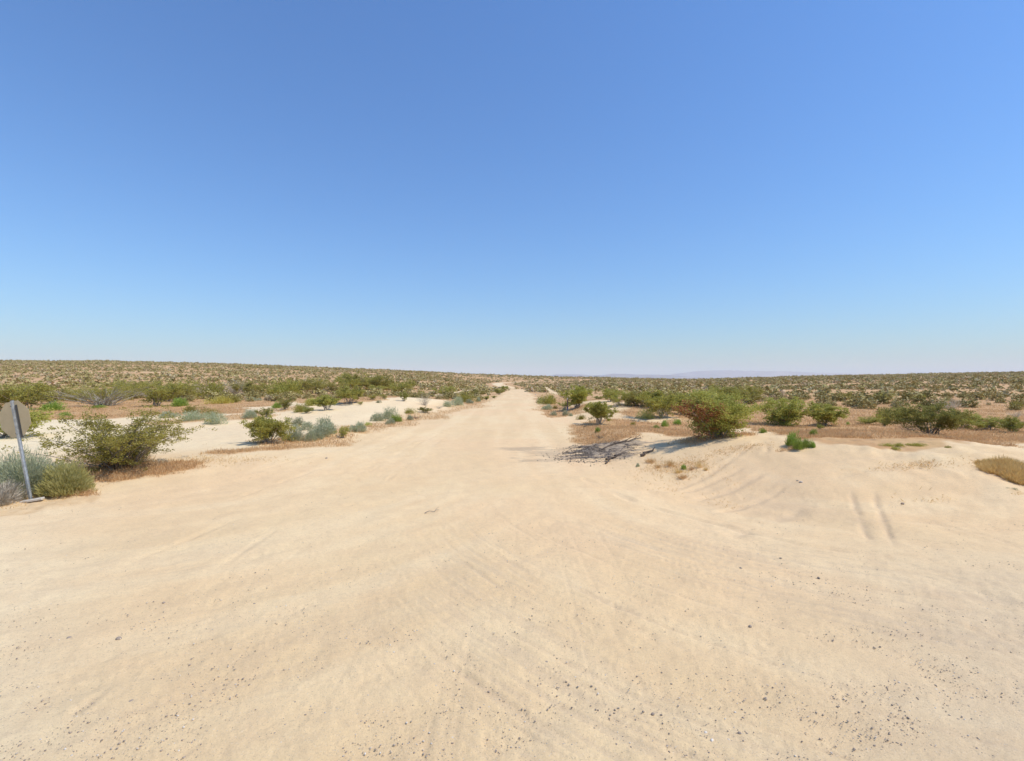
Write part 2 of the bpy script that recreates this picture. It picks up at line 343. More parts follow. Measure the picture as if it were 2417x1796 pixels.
# ------------------------------------------------------------------ far mountains
def mountains(dist, pts, seed, label):
    n = 300; px = np.linspace(pts[0][0], pts[-1][0], n); top = np.interp(px, [p[0] for p in pts], [p[1] for p in pts])
    rows = 24; vv = []
    for r in range(rows):
        t = r/(rows-1); yy = dist+(t-.5)*dist*.22; prof = 1-abs(2*t-1)**1.3
        xx = (px-CX)/F*dist; hh = (CY-top)/F*dist+CAMH
        z = hh*prof*(1+.10*(fbm(px/14+t*3, px*0+t*9, seed, 4)-.5)*2*(1-.5*prof))-30*(1-prof)
        vv.append(np.stack([xx, np.full(n, yy), z], 1))
    v = np.concatenate(vv); i = np.arange(rows-1)[:, None]; j = np.arange(n-1)[None, :]
    f = np.stack([i*n+j, i*n+j+1, (i+1)*n+j+1, (i+1)*n+j], -1).reshape(-1, 4)
    mm = N('mountain_rock'); mm.col(mm.mix(mm.ramp(mm.noise(.002, 6), .35, .65), (.13, .14, .16), (.24, .23, .24)))
    tag(obj('mountains', mesh('mountains', v, f, mm.m, True)), label, None, None, 'structure')
mountains(13000, [(1250, 897), (1285, 889), (1312, 883.5), (1345, 883.5), (1365, 883), (1395, 886), (1425, 885), (1447, 881.5), (1462, 882.3), (1475, 881.5), (1500, 883.5), (1570, 884.5), (1600, 886.5), (1650, 890), (1720, 894), (1760, 897)], 5, 'faint blue mountain range on the horizon')
mountains(19000, [(1540, 897), (1590, 882), (1640, 876), (1665, 874), (1700, 873), (1760, 874.5), (1850, 876), (1950, 880), (2050, 882), (2150, 886), (2250, 897)], 9, 'palest mountain range behind the nearer hills')

# ------------------------------------------------------------------ plant builders (metres, base at the origin)
def quads(P, D, L, Wd, r):
    """leaves: kite shaped quads at P along D"""
    D = D/np.maximum(np.linalg.norm(D, axis=1, keepdims=True), 1e-6)
    Q = r.normal(size=P.shape); U = np.cross(D, Q); U /= np.maximum(np.linalg.norm(U, axis=1, keepdims=True), 1e-6)
    L = np.broadcast_to(L, len(P))[:, None]; Wd = np.broadcast_to(Wd, len(P))[:, None]
    v = np.stack([P, P+D*L*.5+U*Wd*.5, P+D*L, P+D*L*.5-U*Wd*.5], 1).reshape(-1, 3)
    return v, np.arange(len(P)*4).reshape(-1, 4)
class Tubes:
    def __init__(s): s.v = []; s.f = []; s.c = 0; s.sh = []
    def add(s, P, r0, r1, shade=.5, k=3):
        P = np.asarray(P); n = len(P); T = np.gradient(P, axis=0); T /= np.maximum(np.linalg.norm(T, axis=1, keepdims=True), 1e-6)
        a = np.cross(T, [.3, .9, .2]); a /= np.maximum(np.linalg.norm(a, axis=1, keepdims=True), 1e-6); b = np.cross(T, a)
        rr = np.linspace(r0, r1, n)[:, None, None]; th = np.arange(k)*2*math.pi/k
        ring = P[:, None]+rr*(a[:, None]*np.cos(th)[None, :, None]+b[:, None]*np.sin(th)[None, :, None])
        s.v.append(ring.reshape(-1, 3)); i = np.arange(n-1)[:, None]; j = np.arange(k)[None, :]; j2 = (j+1) % k
        s.f.append(np.stack([i*k+j, i*k+j2, (i+1)*k+j2, (i+1)*k+j], -1).reshape(-1, 4)+s.c); s.c += n*k
        s.sh.append(np.full(n*k, shade))
    def mesh(s, name, mat): return mesh(name, np.concatenate(s.v), np.concatenate(s.f), mat, True, {'shade': np.concatenate(s.sh)})
def bez(a, b, c, n):
    t = np.linspace(0, 1, n)[:, None]; return a*(1-t)**2+2*b*t*(1-t)+c*t*t
def creosote(w, h, seed, mat=None, dens=1., leaf=.035, stems=16, smat=None, sig=.047, lowleaf=.25, bare=.0, red=False, clump=1.):
    r = np.random.default_rng(seed); T = Tubes(); C = []
    for s in range(stems):
        th = r.uniform(0, 2*math.pi); q = math.sqrt(r.uniform(.02, 1)); lum = 1+.18*math.sin(3*th+seed)+.1*math.sin(5*th+2*seed)
        R0 = w/2*q*lum*.95; zt = h*math.sqrt(max(.05, 1-(.84*q)**3.4))*r.uniform(.72, 1.04)
        base = np.array([r.normal()*.05*w, r.normal()*.04*w, -.03]); tip = np.array([R0*math.cos(th), R0*math.sin(th), zt])
        ctl = base*.5+tip*np.array([.32, .32, .55])+r.normal(size=3)*.03*w
        P = bez(base, ctl, tip, 8)+r.normal(size=(8, 3))*.006*w*np.linspace(0, 1, 8)[:, None]
        sh = r.uniform(0, 1); T.add(P, .007*w+.004, .002, sh); C.append(P[-1]); C.append(P[-2])
        for b in range(int(r.integers(6, 10))):
            t = r.uniform(lowleaf, .97); k = t*7; i0 = int(k); p0 = P[i0]+(P[min(i0+1, 7)]-P[i0])*(k-i0)
            out = np.array([p0[0], p0[1], 0]); out = out/max(np.linalg.norm(out), .01)
            d = out*r.uniform(.0, .7)+np.array([0, 0, r.uniform(.15, .9)])+r.normal(size=3)*.45
            L = w*r.uniform(.06, .15)*(1.15-t*.4); p2 = p0+d/np.linalg.norm(d)*L; p2[2] = max(p2[2], .04*h)
            B = bez(p0, (p0+p2)/2+np.array([0, 0, -.1*L]), p2, 4); T.add(B, .0035, .0015, sh)
            if r.uniform() < bare: continue
            C.append(p2); C.append(B[2])
            for c_ in range(2):
                p3 = p2+(d/np.linalg.norm(d)+r.normal(size=3)*.6)*L*.38; p3[2] = max(p3[2], .03*h); T.add(np.array([p2, (p2+p3)/2, p3]), .002, .001, sh)
                if r.uniform() > bare: C.append(p3)
    C = np.array(C); nl = max(3, int(15*dens)); n = len(C)*nl; sg = sig*clump*(w/2.6)**.5
    cl = np.repeat(C, nl, 0); P = cl+r.normal(size=(n, 3))*np.array([sg*1.15, sg*1.15, sg*.75]); P[:, 2] = np.maximum(P[:, 2], .01)
    D = r.normal(size=(n, 3))*.8+np.array([0, 0, .55]); D[:, :2] += P[:, :2]/max(w, .1)*.8
    L = leaf*r.uniform(.7, 1.5, n); v, f = quads(P, D, L, L*.55, r)
    tone = np.repeat(r.uniform(0, .5, len(C)), nl)+r.uniform(0, .5, n)
    out = []
    if red:
        isred = (np.repeat(r.uniform(size=len(C)), nl) < .62*sm(-.06*w, -.22*w, cl[:, 0]+.3*(cl[:, 1]))*sm(.98*h, .6*h, cl[:, 2])+.10*sm(.5*h, .15*h, cl[:, 2]))
        for sel, mt, nm in ((~isred, mat, 'foliage'), (isred, L_RED, 'dried_foliage')):
            vs = v.reshape(-1, 4, 3)[sel].reshape(-1, 3); out.append((nm, mesh(nm, vs, np.arange(len(vs)).reshape(-1, 4), mt, False, {'shade': np.repeat(tone[sel], 4)})))
    elif len(C): out.append(('foliage', mesh('foliage', v, f, mat or L_OLIVE, False, {'shade': np.repeat(tone, 4)})))
    out.append(('stems', T.mesh('stems', smat or L_STEM)))
    return out
def dome(w, h, seed, mat, n=2200, L=.10, wd=.012, up=.5, lobes=4, inner=.55, smat=None, nst=26):
    """soft rounded or tufted bush of fine upright blades"""
    r = np.random.default_rng(seed)
    lc = np.stack([r.normal(size=lobes)*.2*w, r.normal(size=lobes)*.15*w, np.zeros(lobes)], 1); lr = r.uniform(.6, 1., lobes); lc[0] = 0; lr[0] = .9
    k = r.integers(0, lobes, n); d = r.normal(size=(n, 3)); d[:, 2] = np.abs(d[:, 2]); d /= np.linalg.norm(d, axis=1, keepdims=True)
    q = inner+(1-inner)*r.uniform(size=n)**.6; sc = lr[k][:, None]
    lump = 1+.14*np.sin(d[:, :1]*9+seed)+.12*np.sin(d[:, 1:2]*8+d[:, 2:]*6)
    P = lc[k]+d*q[:, None]*lump*sc*np.array([w*.36, w*.36, h*.92]); P[:, 2] = P[:, 2]*.95+.01
    D = d*np.array([1, 1, .8])+np.array([0, 0, up])+r.normal(size=(n, 3))*.28
    Ls = L*r.uniform(.6, 1.3, n); P = P-D/np.linalg.norm(D, axis=1, keepdims=True)*Ls[:, None]*.6; P[:, 2] = np.maximum(P[:, 2], 0)
    v, f = quads(P, D, Ls, wd*r.uniform(.7, 1.4, n), r)
    tone = r.uniform(0, .55, n)+.45*np.repeat(r.uniform(0, 1, 1+n//12), 12)[:n]
    T = Tubes()
    for s in range(nst):
        i0 = int(r.integers(0, n)); tip = P[i0]*.95; base = np.array([lc[k[i0]][0]*.4, lc[k[i0]][1]*.4, -.02])+r.normal(size=3)*.02*w*np.array([1, 1, 0])
        T.add(bez(base, (base+tip)/2+np.array([0, 0, .12*h]), tip, 5), .006, .002, r.uniform())
    out = [('foliage', mesh('foliage', v, f, mat, False, {'shade': np.repeat(tone, 4)}))]
    return out+([('stems', T.mesh('stems', smat or L_STEM))] if nst else [])
def deadbush(w, h, seed, mat=None, stems=34):
    r = np.random.default_rng(seed); T = Tubes()
    for s in range(stems):
        th = r.uniform(0, 2*math.pi); q = math.sqrt(r.uniform(.05, 1)); tip = np.array([w/2*q*math.cos(th), w/2*q*math.sin(th), h*math.sqrt(1-(.85*q)**2)*r.uniform(.5, 1)])
        base = np.array([r.normal()*.06*w, r.normal()*.05*w, -.02]); P = bez(base, tip*np.array([.4, .4, .6])+r.normal(size=3)*.05*w, tip, 7); T.add(P, .005*w+.003, .002, r.uniform())
        for b in range(9):
            i0 = int(r.integers(2, 7)); p0 = P[i0]; d = r.normal(size=3)+np.array([p0[0], p0[1], 0])/w+np.array([0, 0, .5]); p2 = p0+d/np.linalg.norm(d)*w*r.uniform(.06, .16); p2[2] = max(.02, p2[2])
            T.add(bez(p0, (p0+p2)/2, p2, 3), .003, .0015, r.uniform())
            for c_ in range(2):
                p3 = p2+(d/np.linalg.norm(d)+r.normal(size=3)*.7)*w*.05; p3[2] = max(.01, p3[2]); T.add(np.array([p2, p3]), .002, .001, r.uniform())
    return [('branches', T.mesh('branches', mat or L_DEAD))]
# shared pools for the smaller plants, built 1 m wide at a typical height and scaled
NAMES = {}
def pool_make(kind, seed):
    if kind == 'creo': return creosote(2.2, 1.5, seed, L_OLIVE, .75, .05, 15)
    if kind == 'crgr': return creosote(2.2, 1.5, seed, L_GREEN, .95, .055, 17)
    if kind == 'crdp': return creosote(2.2, 1.5, seed, L_DEEP, 1.1, .055, 16)
    if kind == 'sage': return dome(1.2, .75, seed, L_SAGE, 2600, .10, .016, .5)
    if kind == 'bright': return dome(1., .8, seed, L_BRIGHT, 1500, .20, .018, 1.0, 4, .35)
    if kind == 'yel': return dome(1.2, .8, seed, L_YEL, 2200, .14, .014, .7)
    if kind == 'olive': return dome(1.4, .9, seed, L_OLIVE, 1900, .11, .026, .5, 6, .4)
    if kind == 'flower': return dome(2., .7, seed, L_FLOWER, 1300, .16, .02, .9, 7, .3)
    if kind == 'dead': return deadbush(1.6, 1., seed)
    if kind == 'dark': return deadbush(1.2, .6, seed, L_DARKST, 22)
    if kind == 'gold': return dome(.8, .35, seed, L_GOLD, 230, .26, .009, .7, 6, .1, L_GOLD, 0)
DIM = dict(creo=(2.2, 1.5), crgr=(2.2, 1.5), crdp=(2.2, 1.5), sage=(1.2, .75), bright=(1., .8), yel=(1.2, .8), olive=(1.4, .9), flower=(2., .7), dead=(1.6, 1.), dark=(1.2, .6), gold=(.8, .35))
KN = dict(creo='creosote_bush', crgr='creosote_bush', crdp='creosote_bush', sage='sage_bush', bright='green_shrub', yel='yellow_green_shrub', olive='low_olive_shrub', flower='flowering_shrub', dead='dead_bush', dark='dead_bush', gold='dry_grass_tuft')
POOL = {}; CNT = {}
def extent(parts):
    me = parts[0][1]; co = np.empty(len(me.vertices)*3, dtype=np.float32); me.vertices.foreach_get('co', co); co = co.reshape(-1, 3)
    lo, hi = np.percentile(co, [1.2, 98.8], axis=0); return (hi[0]-lo[0]+hi[1]-lo[1])/2, hi[2]
def plant(kind, px, py, wpx, hpx, label, group=None, hero=None, name=None):
    x, y, z = at(px, py); w = wpx*y/F; h = hpx*y/F
    e = bpy.data.objects.new(name or KN[kind], None); COL.objects.link(e); e.location = (x, y, z-.01); e.empty_display_size = .2
    tag(e, label, 'grass tuft' if kind == 'gold' else 'bush', group)
    if hero:
        parts = hero(w, h); d = extent(parts); sc = (w/d[0], w/d[0], h/d[1]); e.scale = sc
    else:
        i = CNT.get(kind, 0); CNT[kind] = i+1; i %= 4
        if (kind, i) not in POOL: POOL[kind, i] = pool_make(kind, 100+i*7+len(kind))
        parts = POOL[kind, i]; d = extent(parts); sc = (w/d[0], w/d[0], h/d[1]); e.rotation_euler.z = rng.uniform(0, 6.28)
        if sc[2] > 0: e.scale = sc
    for nm, me in parts:
        c = obj(nm, me, e)
        if nm == 'dried_foliage': c['label'] = 'rust red dried leaves'
    return e
# ------------------------------------------------------------------ plants that can be told apart
P = plant
P('creo', 282, 1106, 268, 134, 'big open creosote bush with bare stems at near left beside the leaning sign', hero=lambda w, h: creosote(w, h, 3, L_OLIVE, 1.7, .036, 40, sig=.034, lowleaf=.14, bare=.3))
P('dead', 238, 1104, 180, 52, 'brown dead undergrowth at the foot of the big creosote bush', hero=lambda w, h: dome(w, h, 18, L_DRY, 6000, .14, .007, .4, 6, .4, L_DARKST, 60))
P('sage', 62, 1168, 160, 88, 'pale grey green sage bush right behind the sign post', hero=lambda w, h: dome(w, h, 8, L_SAGE, 20000, .085, .008, .35, 6, .45, L_DEAD, 120))
P('yel', 152, 1158, 104, 64, 'rounded yellow green bush just right of the sign post', hero=lambda w, h: dome(w, h, 12, L_YEL, 9000, .10, .010, .8, 4, .45, L_DARKST, 80))
P('dead', 12, 1186, 90, 46, 'grey twiggy low bush at the left frame edge by the sign foot', hero=lambda w, h: dome(w, h, 15, L_DEAD, 5000, .12, .007, .4, 4, .4, L_DEAD, 80))
P('crgr', 12, 1032, 150, 62, 'dark based creosote bush hidden behind the sign plate')
P('crgr', 52, 968, 130, 62, 'green creosote bush above the sign plate at the left edge')
P('bright', 125, 969, 42, 22, 'small light green shrub right of the sign on red ground')
P('bright', 160, 984, 26, 12, 'tiny green tuft in the sand above the big creosote bush')
P('creo', 245, 958, 190, 62, 'wide grey half leafless bush in the scrub line at left', hero=lambda w, h: creosote(w, h, 4, L_OLIVE, 1.1, .06, 46, L_STEM, bare=.45), name='grey_bush')
P('crgr', 368, 958, 92, 56, 'creosote bush just left of the round bright green shrub')
P('bright', 423, 959, 34, 20, 'round bright green shrub above the three sages at left')
P('bright', 232, 963, 28, 7, 'flat green tuft below the wide grey bush')
P('sage', 395, 986, 38, 16, 'leftmost flat sage of the row on the left sand')
P('sage', 446, 994, 50, 23, 'double headed sage in the middle of the left row')
P('sage', 503, 1001, 44, 28, 'round grey sage at the right end of the left row')
P('olive', 455, 977, 50, 20, 'low olive shrub behind the double headed sage')
P('olive', 498, 985, 40, 20, 'low olive shrub behind the round grey sage')
P('flower', 515, 953, 56, 20, 'yellow flowering shrub at the foot of the scrub line')
P('olive', 553, 950, 28, 16, 'small grey olive bush right of the yellow flowers')
P('sage', 590, 946, 30, 9, 'low sage at the red sand edge right of the yellow flowers')
P('sage', 640, 941, 28, 9, 'low sage below the tall bare bush of the scrub line')
P('sage', 590, 988, 38, 21, 'single rounded sage with green bush touching its right side')
P('crdp', 626, 985, 32, 22, 'small spiky green bush touching the single sage')
P('bright', 655, 963, 26, 14, 'light green shrub joined to a darker round bush')
P('crdp', 674, 967, 34, 27, 'dark round bush on the sand behind the near bushes')
P('olive', 703, 973, 36, 20, 'dull olive low bush between two darker round bushes')
P('crdp', 722, 975, 24, 15, 'little dark green bush left of the tree like bush')
P('olive', 738, 957, 32, 19, 'grey green bush behind the tree like bush')
P('crgr', 772, 968, 48, 34, 'tree like round bush with its own shadow on bare sand', hero=lambda w, h: creosote(w, h, 22, L_GREEN, 1.3, .05, 15, lowleaf=.5))
P('crgr', 824, 953, 62, 41, 'large bright topped creosote bush with dark bare foot', hero=lambda w, h: creosote(w, h, 23, L_GREEN, 1.3, .06, 16, lowleaf=.45))
P('creo', 632, 1047, 94, 60, 'creosote bush at the left end of the roadside sage clump', hero=lambda w, h: creosote(w, h, 24, L_OLIVE, 1.2, .045, 22, lowleaf=.3))
P('sage', 702, 1004, 36, 20, 'sage standing alone at the back of the roadside clump')
P('sage', 728, 1013, 42, 18, 'flat sage at the back left of the roadside clump')
P('sage', 770, 1023, 54, 37, 'tallest sage at the back right of the roadside clump')
P('sage', 753, 1031, 48, 28, 'pale sage in the middle of the roadside clump')
P('sage', 700, 1040, 46, 29, 'front left sage of the roadside clump next to the creosote')
P('sage', 733, 1042, 36, 28, 'dark based front sage of the roadside clump')
P('yel', 677, 1040, 26, 15, 'yellow green tuft between creosote and front sage')
P('creo', 807, 1033, 34, 27, 'small olive bush at the right end of the roadside clump')
P('sage', 848, 1019, 34, 23, 'lone round sage on the left road edge')
P('yel', 866, 1006, 16, 10, 'tiny yellow green tuft behind the lone round sage')
P('sage', 897, 994, 28, 20, 'left head of the cauliflower shaped sage group')
P('sage', 917, 989, 34, 27, 'tallest head of the cauliflower shaped sage group')
P('sage', 921, 1001, 24, 14, 'lowest front head of the cauliflower shaped sage group')
P('bright', 938, 995, 24, 17, 'green shrub in the right side of the sage group')
P('sage', 884, 984, 10, 7, 'tiny sage behind the cauliflower shaped sage group')
P('sage', 965, 992, 14, 13, 'small upright sage at the road edge')
P('olive', 966, 976, 26, 13, 'flat grey green bush behind the small upright sage')
P('crdp', 999, 974, 30, 14, 'dark green spreading bush by the road edge')
P('dark', 981, 988, 24, 8, 'dark twiggy plant flat on the road edge')
P('dead', 1003, 957, 34, 29, 'pale leafless bush in front of the sand bank')
P('dead', 1035, 964, 24, 8, 'flat grey twigs right of the pale leafless bush')
P('sage', 1056, 960, 26, 15, 'left of two domed shrubs on the left road edge')
P('sage', 1083, 957, 30, 20, 'right of two domed shrubs on the left road edge')
P('olive', 1097, 949, 42, 20, 'broad olive shrub behind the domed shrubs')
P('sage', 1108, 952, 18, 10, 'little sage right of the domed shrubs')
P('sage', 1128, 948, 12, 11, 'narrow sage by the far left road edge')
P('crgr', 1130, 938, 26, 18, 'round green bush left of the far road')
P('crdp', 1147, 944, 16, 10, 'small dark bush touching the far road edge')
P('crdp', 1166, 940, 12, 6, 'very small dark bush beside the far road')
P('crgr', 1178, 931, 22, 14, 'bush on the left shoulder where the road narrows')
P('crdp', 1190, 921, 20, 10, 'last bush on the left before the road crest')
P('crgr', 885, 926, 42, 17, 'flat topped green bush behind the left sand bank')
P('crgr', 936, 932, 56, 28, 'wide green bush on the skyline of the left sand bank')
P('crgr', 968, 920, 28, 24, 'brightest green bush above the left sand bank')
P('crdp', 951, 947, 18, 24, 'narrow dark bush growing down the sand bank')
P('creo', 880, 943, 30, 12, 'low olive bush on top of the left sand bank')
P('sage', 892, 951, 10, 7, 'tiny sage on the left sand bank')
P('creo', 908, 942, 18, 12, 'small olive bush in the middle of the sand bank')
P('creo', 850, 956, 14, 9, 'tiny olive plant alone on the left sand bank')
P('crgr', 1050, 936, 40, 24, 'dark green bush above the right end of the sand bank')
P('dead', 1018, 932, 26, 12, 'grey twiggy bush on the crest of the sand bank')
P('olive', 994, 933, 14, 10, 'small olive bush left of the grey crest bush')
# right of the road
P('sage', 1273, 951, 22, 12, 'sage at the right road edge nearest the crest')
P('olive', 1300, 954, 44, 24, 'grey green bush right of the road in front of the dirt track')
P('sage', 1293, 967, 22, 13, 'rounded sage on the right road edge')
P('olive', 1309, 965, 12, 9, 'small olive shrub right of the rounded sage')
P('sage', 1309, 981, 14, 11, 'single small sage nearest the road on the right')
P('sage', 1334, 981, 18, 13, 'sage at the foot of the marker post')
P('sage', 1345, 982, 11, 7, 'tiny pale sage right of the marker post foot')
P('sage', 1331, 971, 15, 9, 'sage behind the marker post')
P('creo', 1362, 963, 58, 50, 'tall olive bush behind the marker post', hero=lambda w, h: creosote(w, h, 31, L_OLIVE, 1.5, .06, 22, lowleaf=.25))
P('crdp', 1334, 962, 24, 14, 'dark low bush left of the tall olive bush')
P('creo', 1330, 939, 26, 17, 'olive bush above the pale dirt track right of road')
P('dark', 1380, 1008, 26, 9, 'dark dead twigs at the left foot of the domed bush')
P('crgr', 1415, 1003, 64, 53, 'domed bright green bush with grey bare foot right of road', hero=lambda w, h: creosote(w, h, 32, L_GREEN, 1.5, .045, 26, lowleaf=.42))
P('bright', 1410, 1021, 14, 13, 'small bright tuft in dry grass below the domed bush')
P('dark', 1414, 1037, 24, 12, 'dark dead plant in dry grass above the burnt heap')
P('olive', 1372, 990, 20, 11, 'thin olive plant left of the domed bush')
P('crdp', 1411, 943, 26, 8, 'dark low bush behind the pale track')
P('crgr', 1441, 947, 48, 30, 'olive green bush right behind the pale curved track')
P('creo', 1562, 986, 96, 62, 'creosote bush with a long white bare branch', hero=lambda w, h: creosote(w, h, 33, L_OLIVE, 1.2, .06, 24, L_DEAD, lowleaf=.4))
P('yel', 1523, 988, 34, 23, 'round yellow green bush left of the white branched bush')
P('olive', 1495, 1004, 14, 9, 'small olive tuft in dry grass left of two bright tufts')
P('bright', 1550, 1013, 16, 10, 'low green tuft below the white branched bush')
P('bright', 1567, 1007, 16, 16, 'upright green tuft below the white branched bush')
P('bright', 1594, 1002, 20, 13, 'round green tuft left of the red leaved bush')
P('crdp', 1686, 1034, 146, 106, 'big bush with rust red leaves on its left side', hero=lambda w, h: creosote(w, h, 35, L_GREEN, 1.7, .045, 40, L_STEM, sig=.065, lowleaf=.18, red=True), name='big_bush')
P('crdp', 1612, 980, 56, 48, 'green bush half hidden behind the red leaved bush')
P('sage', 1505, 1101, 10, 9, 'tiny round sage on sand below the burnt heap')
P('bright', 1614, 1107, 13, 11, 'tiny green tuft among the golden dry grass')
P('bright', 1801, 1022, 16, 12, 'small green tuft right of the red leaved bush')
P('crdp', 1852, 1004, 108, 62, 'broad green bush with brighter skirt right of centre', hero=lambda w, h: creosote(w, h, 36, L_GREEN, 1.4, .06, 26, lowleaf=.1))
P('crdp', 1945, 1004, 76, 50, 'fan shaped green bush narrowing to its foot', hero=lambda w, h: creosote(w, h, 37, L_GREEN, 1.5, .06, 16, lowleaf=.25))
P('crdp', 1935, 1013, 16, 12, 'tiny dark bush in front of the fan shaped bush')
P('bright', 1868, 1052, 34, 32, 'tall head of the bright green shrub on the right sand')
P('bright', 1882, 1059, 30, 24, 'front head of the bright green shrub on the right sand')
P('bright', 1903, 1055, 14, 20, 'narrow green tuft right of the bright green shrub')
P('bright', 1917, 1056, 14, 17, 'outermost green tuft right of the bright green shrub')
P('bright', 1918, 1029, 17, 17, 'green tuft at the dry grass edge above the bright shrub')
P('crgr', 2045, 1001, 56, 17, 'long flat green bush left of the wide tree like bush')
P('crdp', 2087, 1006, 22, 17, 'small dark green bush with a visible stem on dry grass')
P('bright', 2003, 1004, 8, 9, 'very small green sprig on the dry grass')
P('crdp', 2195, 1028, 150, 74, 'wide tree like bush with bare trunks at right', hero=lambda w, h: creosote(w, h, 38, L_DEEP, 2.0, .05, 24, lowleaf=.55), name='tree_like_bush')
P('dark', 2150, 1018, 60, 16, 'pile of dead twigs left under the wide tree like bush')
P('crgr', 2278, 1010, 56, 42, 'green bush with slanting stems right of the wide bush')
P('crgr', 2332, 1015, 74, 30, 'bright green low bush second from the right edge')
P('crdp', 2392, 1022, 66, 38, 'dark green bush cut by the right edge')
P('dead', 2398, 985, 34, 18, 'grey bush behind the dark bush at the right edge')
P('olive', 2085, 992, 60, 26, 'dull grey olive bush left behind the wide tree like bush')
P('olive', 2130, 985, 60, 24, 'low olive bush touching the wide tree like bush from behind')
P('dead', 2245, 968, 60, 28, 'pale grey twiggy bush seen above the wide bush')
P('creo', 2173, 947, 24, 15, 'single olive bush on red ground above the wide bush')
P('creo', 2085, 947, 44, 19, 'pair like olive bush on the far red ground at right')
P('creo', 1988, 945, 46, 19, 'olive bush on red ground above the fan shaped bush')
P('olive', 2397, 967, 26, 19, 'round grey olive bush high at the right edge')
P('sage', 2392, 1158, 20, 8, 'tiny grey green plant below the golden grass mound')
P('olive', 2110, 1061, 22, 8, 'flat green weed on the sand edge at right')
P('olive', 2235, 1059, 16, 8, 'small lone green weed on the bright sand track')
P('dead', 1655, 962, 70, 40, 'grey branched bush behind the red leaved bush')
# golden dry tufts on the sand below the burnt heap
for px, py, w, h, lb in ((1535, 1092, 26, 14, 'golden dry tuft nearest the burnt heap'), (1582, 1100, 24, 18, 'upright golden dry tuft in the middle of the patch'), (1552, 1104, 22, 10, 'thin low golden tuft at the left of the patch'),
        (1597, 1119, 30, 16, 'thick golden dry tuft in front of the tiny green one'), (1611, 1130, 26, 14, 'lowest golden dry tuft of the patch'), (1650, 1103, 24, 18, 'tall golden tuft at the right of the patch'),
        (1632, 1109, 20, 10, 'flat golden tuft right of the tiny green one'), (1670, 1111, 14, 12, 'rightmost thin golden tuft of the patch')):
    P('gold', px, py, w, h, lb, 'golden dry tufts on the sand')
# olive weeds in a row along the sand edge at the right
for px in (2095, 2122, 2150, 2172): P('olive', px, 1053, 26, 8, 'low olive weed along the dry grass edge at right', 'olive weeds along the dry grass edge')
# ------------------------------------------------------------------ scrub line behind the left sand flat, and the one at right
r = np.random.default_rng(5)
for i in range(34):
    px = 10+i*27+r.uniform(-8, 8); base = np.interp(px, [0, 300, 500, 650, 900], [955, 951, 946, 938, 926])-r.uniform(0, 12)
    k = r.choice(['creo', 'crgr', 'olive', 'dead', 'creo', 'crgr'])
    P(k, px, base, r.uniform(48, 84), r.uniform(24, 40), {'dead': 'grey twiggy bush in the dense scrub line behind the left sand', 'olive': 'dull olive shrub in the dense scrub line behind the left sand'}.get(k, 'green creosote bush in the dense scrub line behind the left sand'), 'scrub line behind the left sand flat')
for i in range(20):
    px = 1465+i*17+r.uniform(-6, 6); base = np.interp(px, [1460, 1550, 1650, 1800], [962, 966, 958, 950])-r.uniform(0, 10)
    k = r.choice(['creo', 'crgr', 'crgr', 'creo', 'olive'])
    P(k, px, base, r.uniform(40, 66), r.uniform(26, 38), 'dull olive shrub in the scrub line behind the red leaved bush' if k == 'olive' else 'green creosote bush in the scrub line behind the red leaved bush', 'scrub line right of the road')
# ------------------------------------------------------------------ open scrub: the nearest 300 as bushes, the rest as one mass
def lowbush(n, seed, big):
    r = np.random.default_rng(seed); d = r.normal(size=(n, 3)); d[:, 2] = np.abs(d[:, 2]); d /= np.linalg.norm(d, axis=1, keepdims=True)
    q = r.uniform(.45, 1, n)[:, None]; lump = 1+.2*np.sin(d[:, :1]*7+seed)+.15*np.sin(d[:, 1:2]*6+seed*2)
    P = d*q*lump*np.array([.46, .46, .85]); D = d+r.normal(size=(n, 3))*.7; L = big*r.uniform(.6, 1.3, n); P = P-D/np.linalg.norm(D, axis=1, keepdims=True)*L[:, None]*.5; P[:, 2] = np.maximum(P[:, 2], 0)
    return quads(P, D, L, L*.7, r)[0]
ex = []
cand = []
r = np.random.default_rng(77)
def okspot(x, y):
    pxx = CX+x/y*F
    return (masks(x, y) < .3) & (np.abs(pxx-CX) < 1290)
xs = r.uniform(-1.07, 1.07, 9000); ys = np.sqrt(r.uniform(34**2, 175**2, 9000)); xs = xs*ys
z = H(xs, ys); row = CY-(z-CAMH)/ys*F; pxx = CX+xs/ys*F
dens = np.where(ys < 60, .26, .42)*(.3+1.3*sm(.4, .6, fbm(xs/22, ys/9, 55, 3)))
ok = okspot(xs, ys) & (r.uniform(size=9000) < dens) & (np.abs(xs-2) > 6)
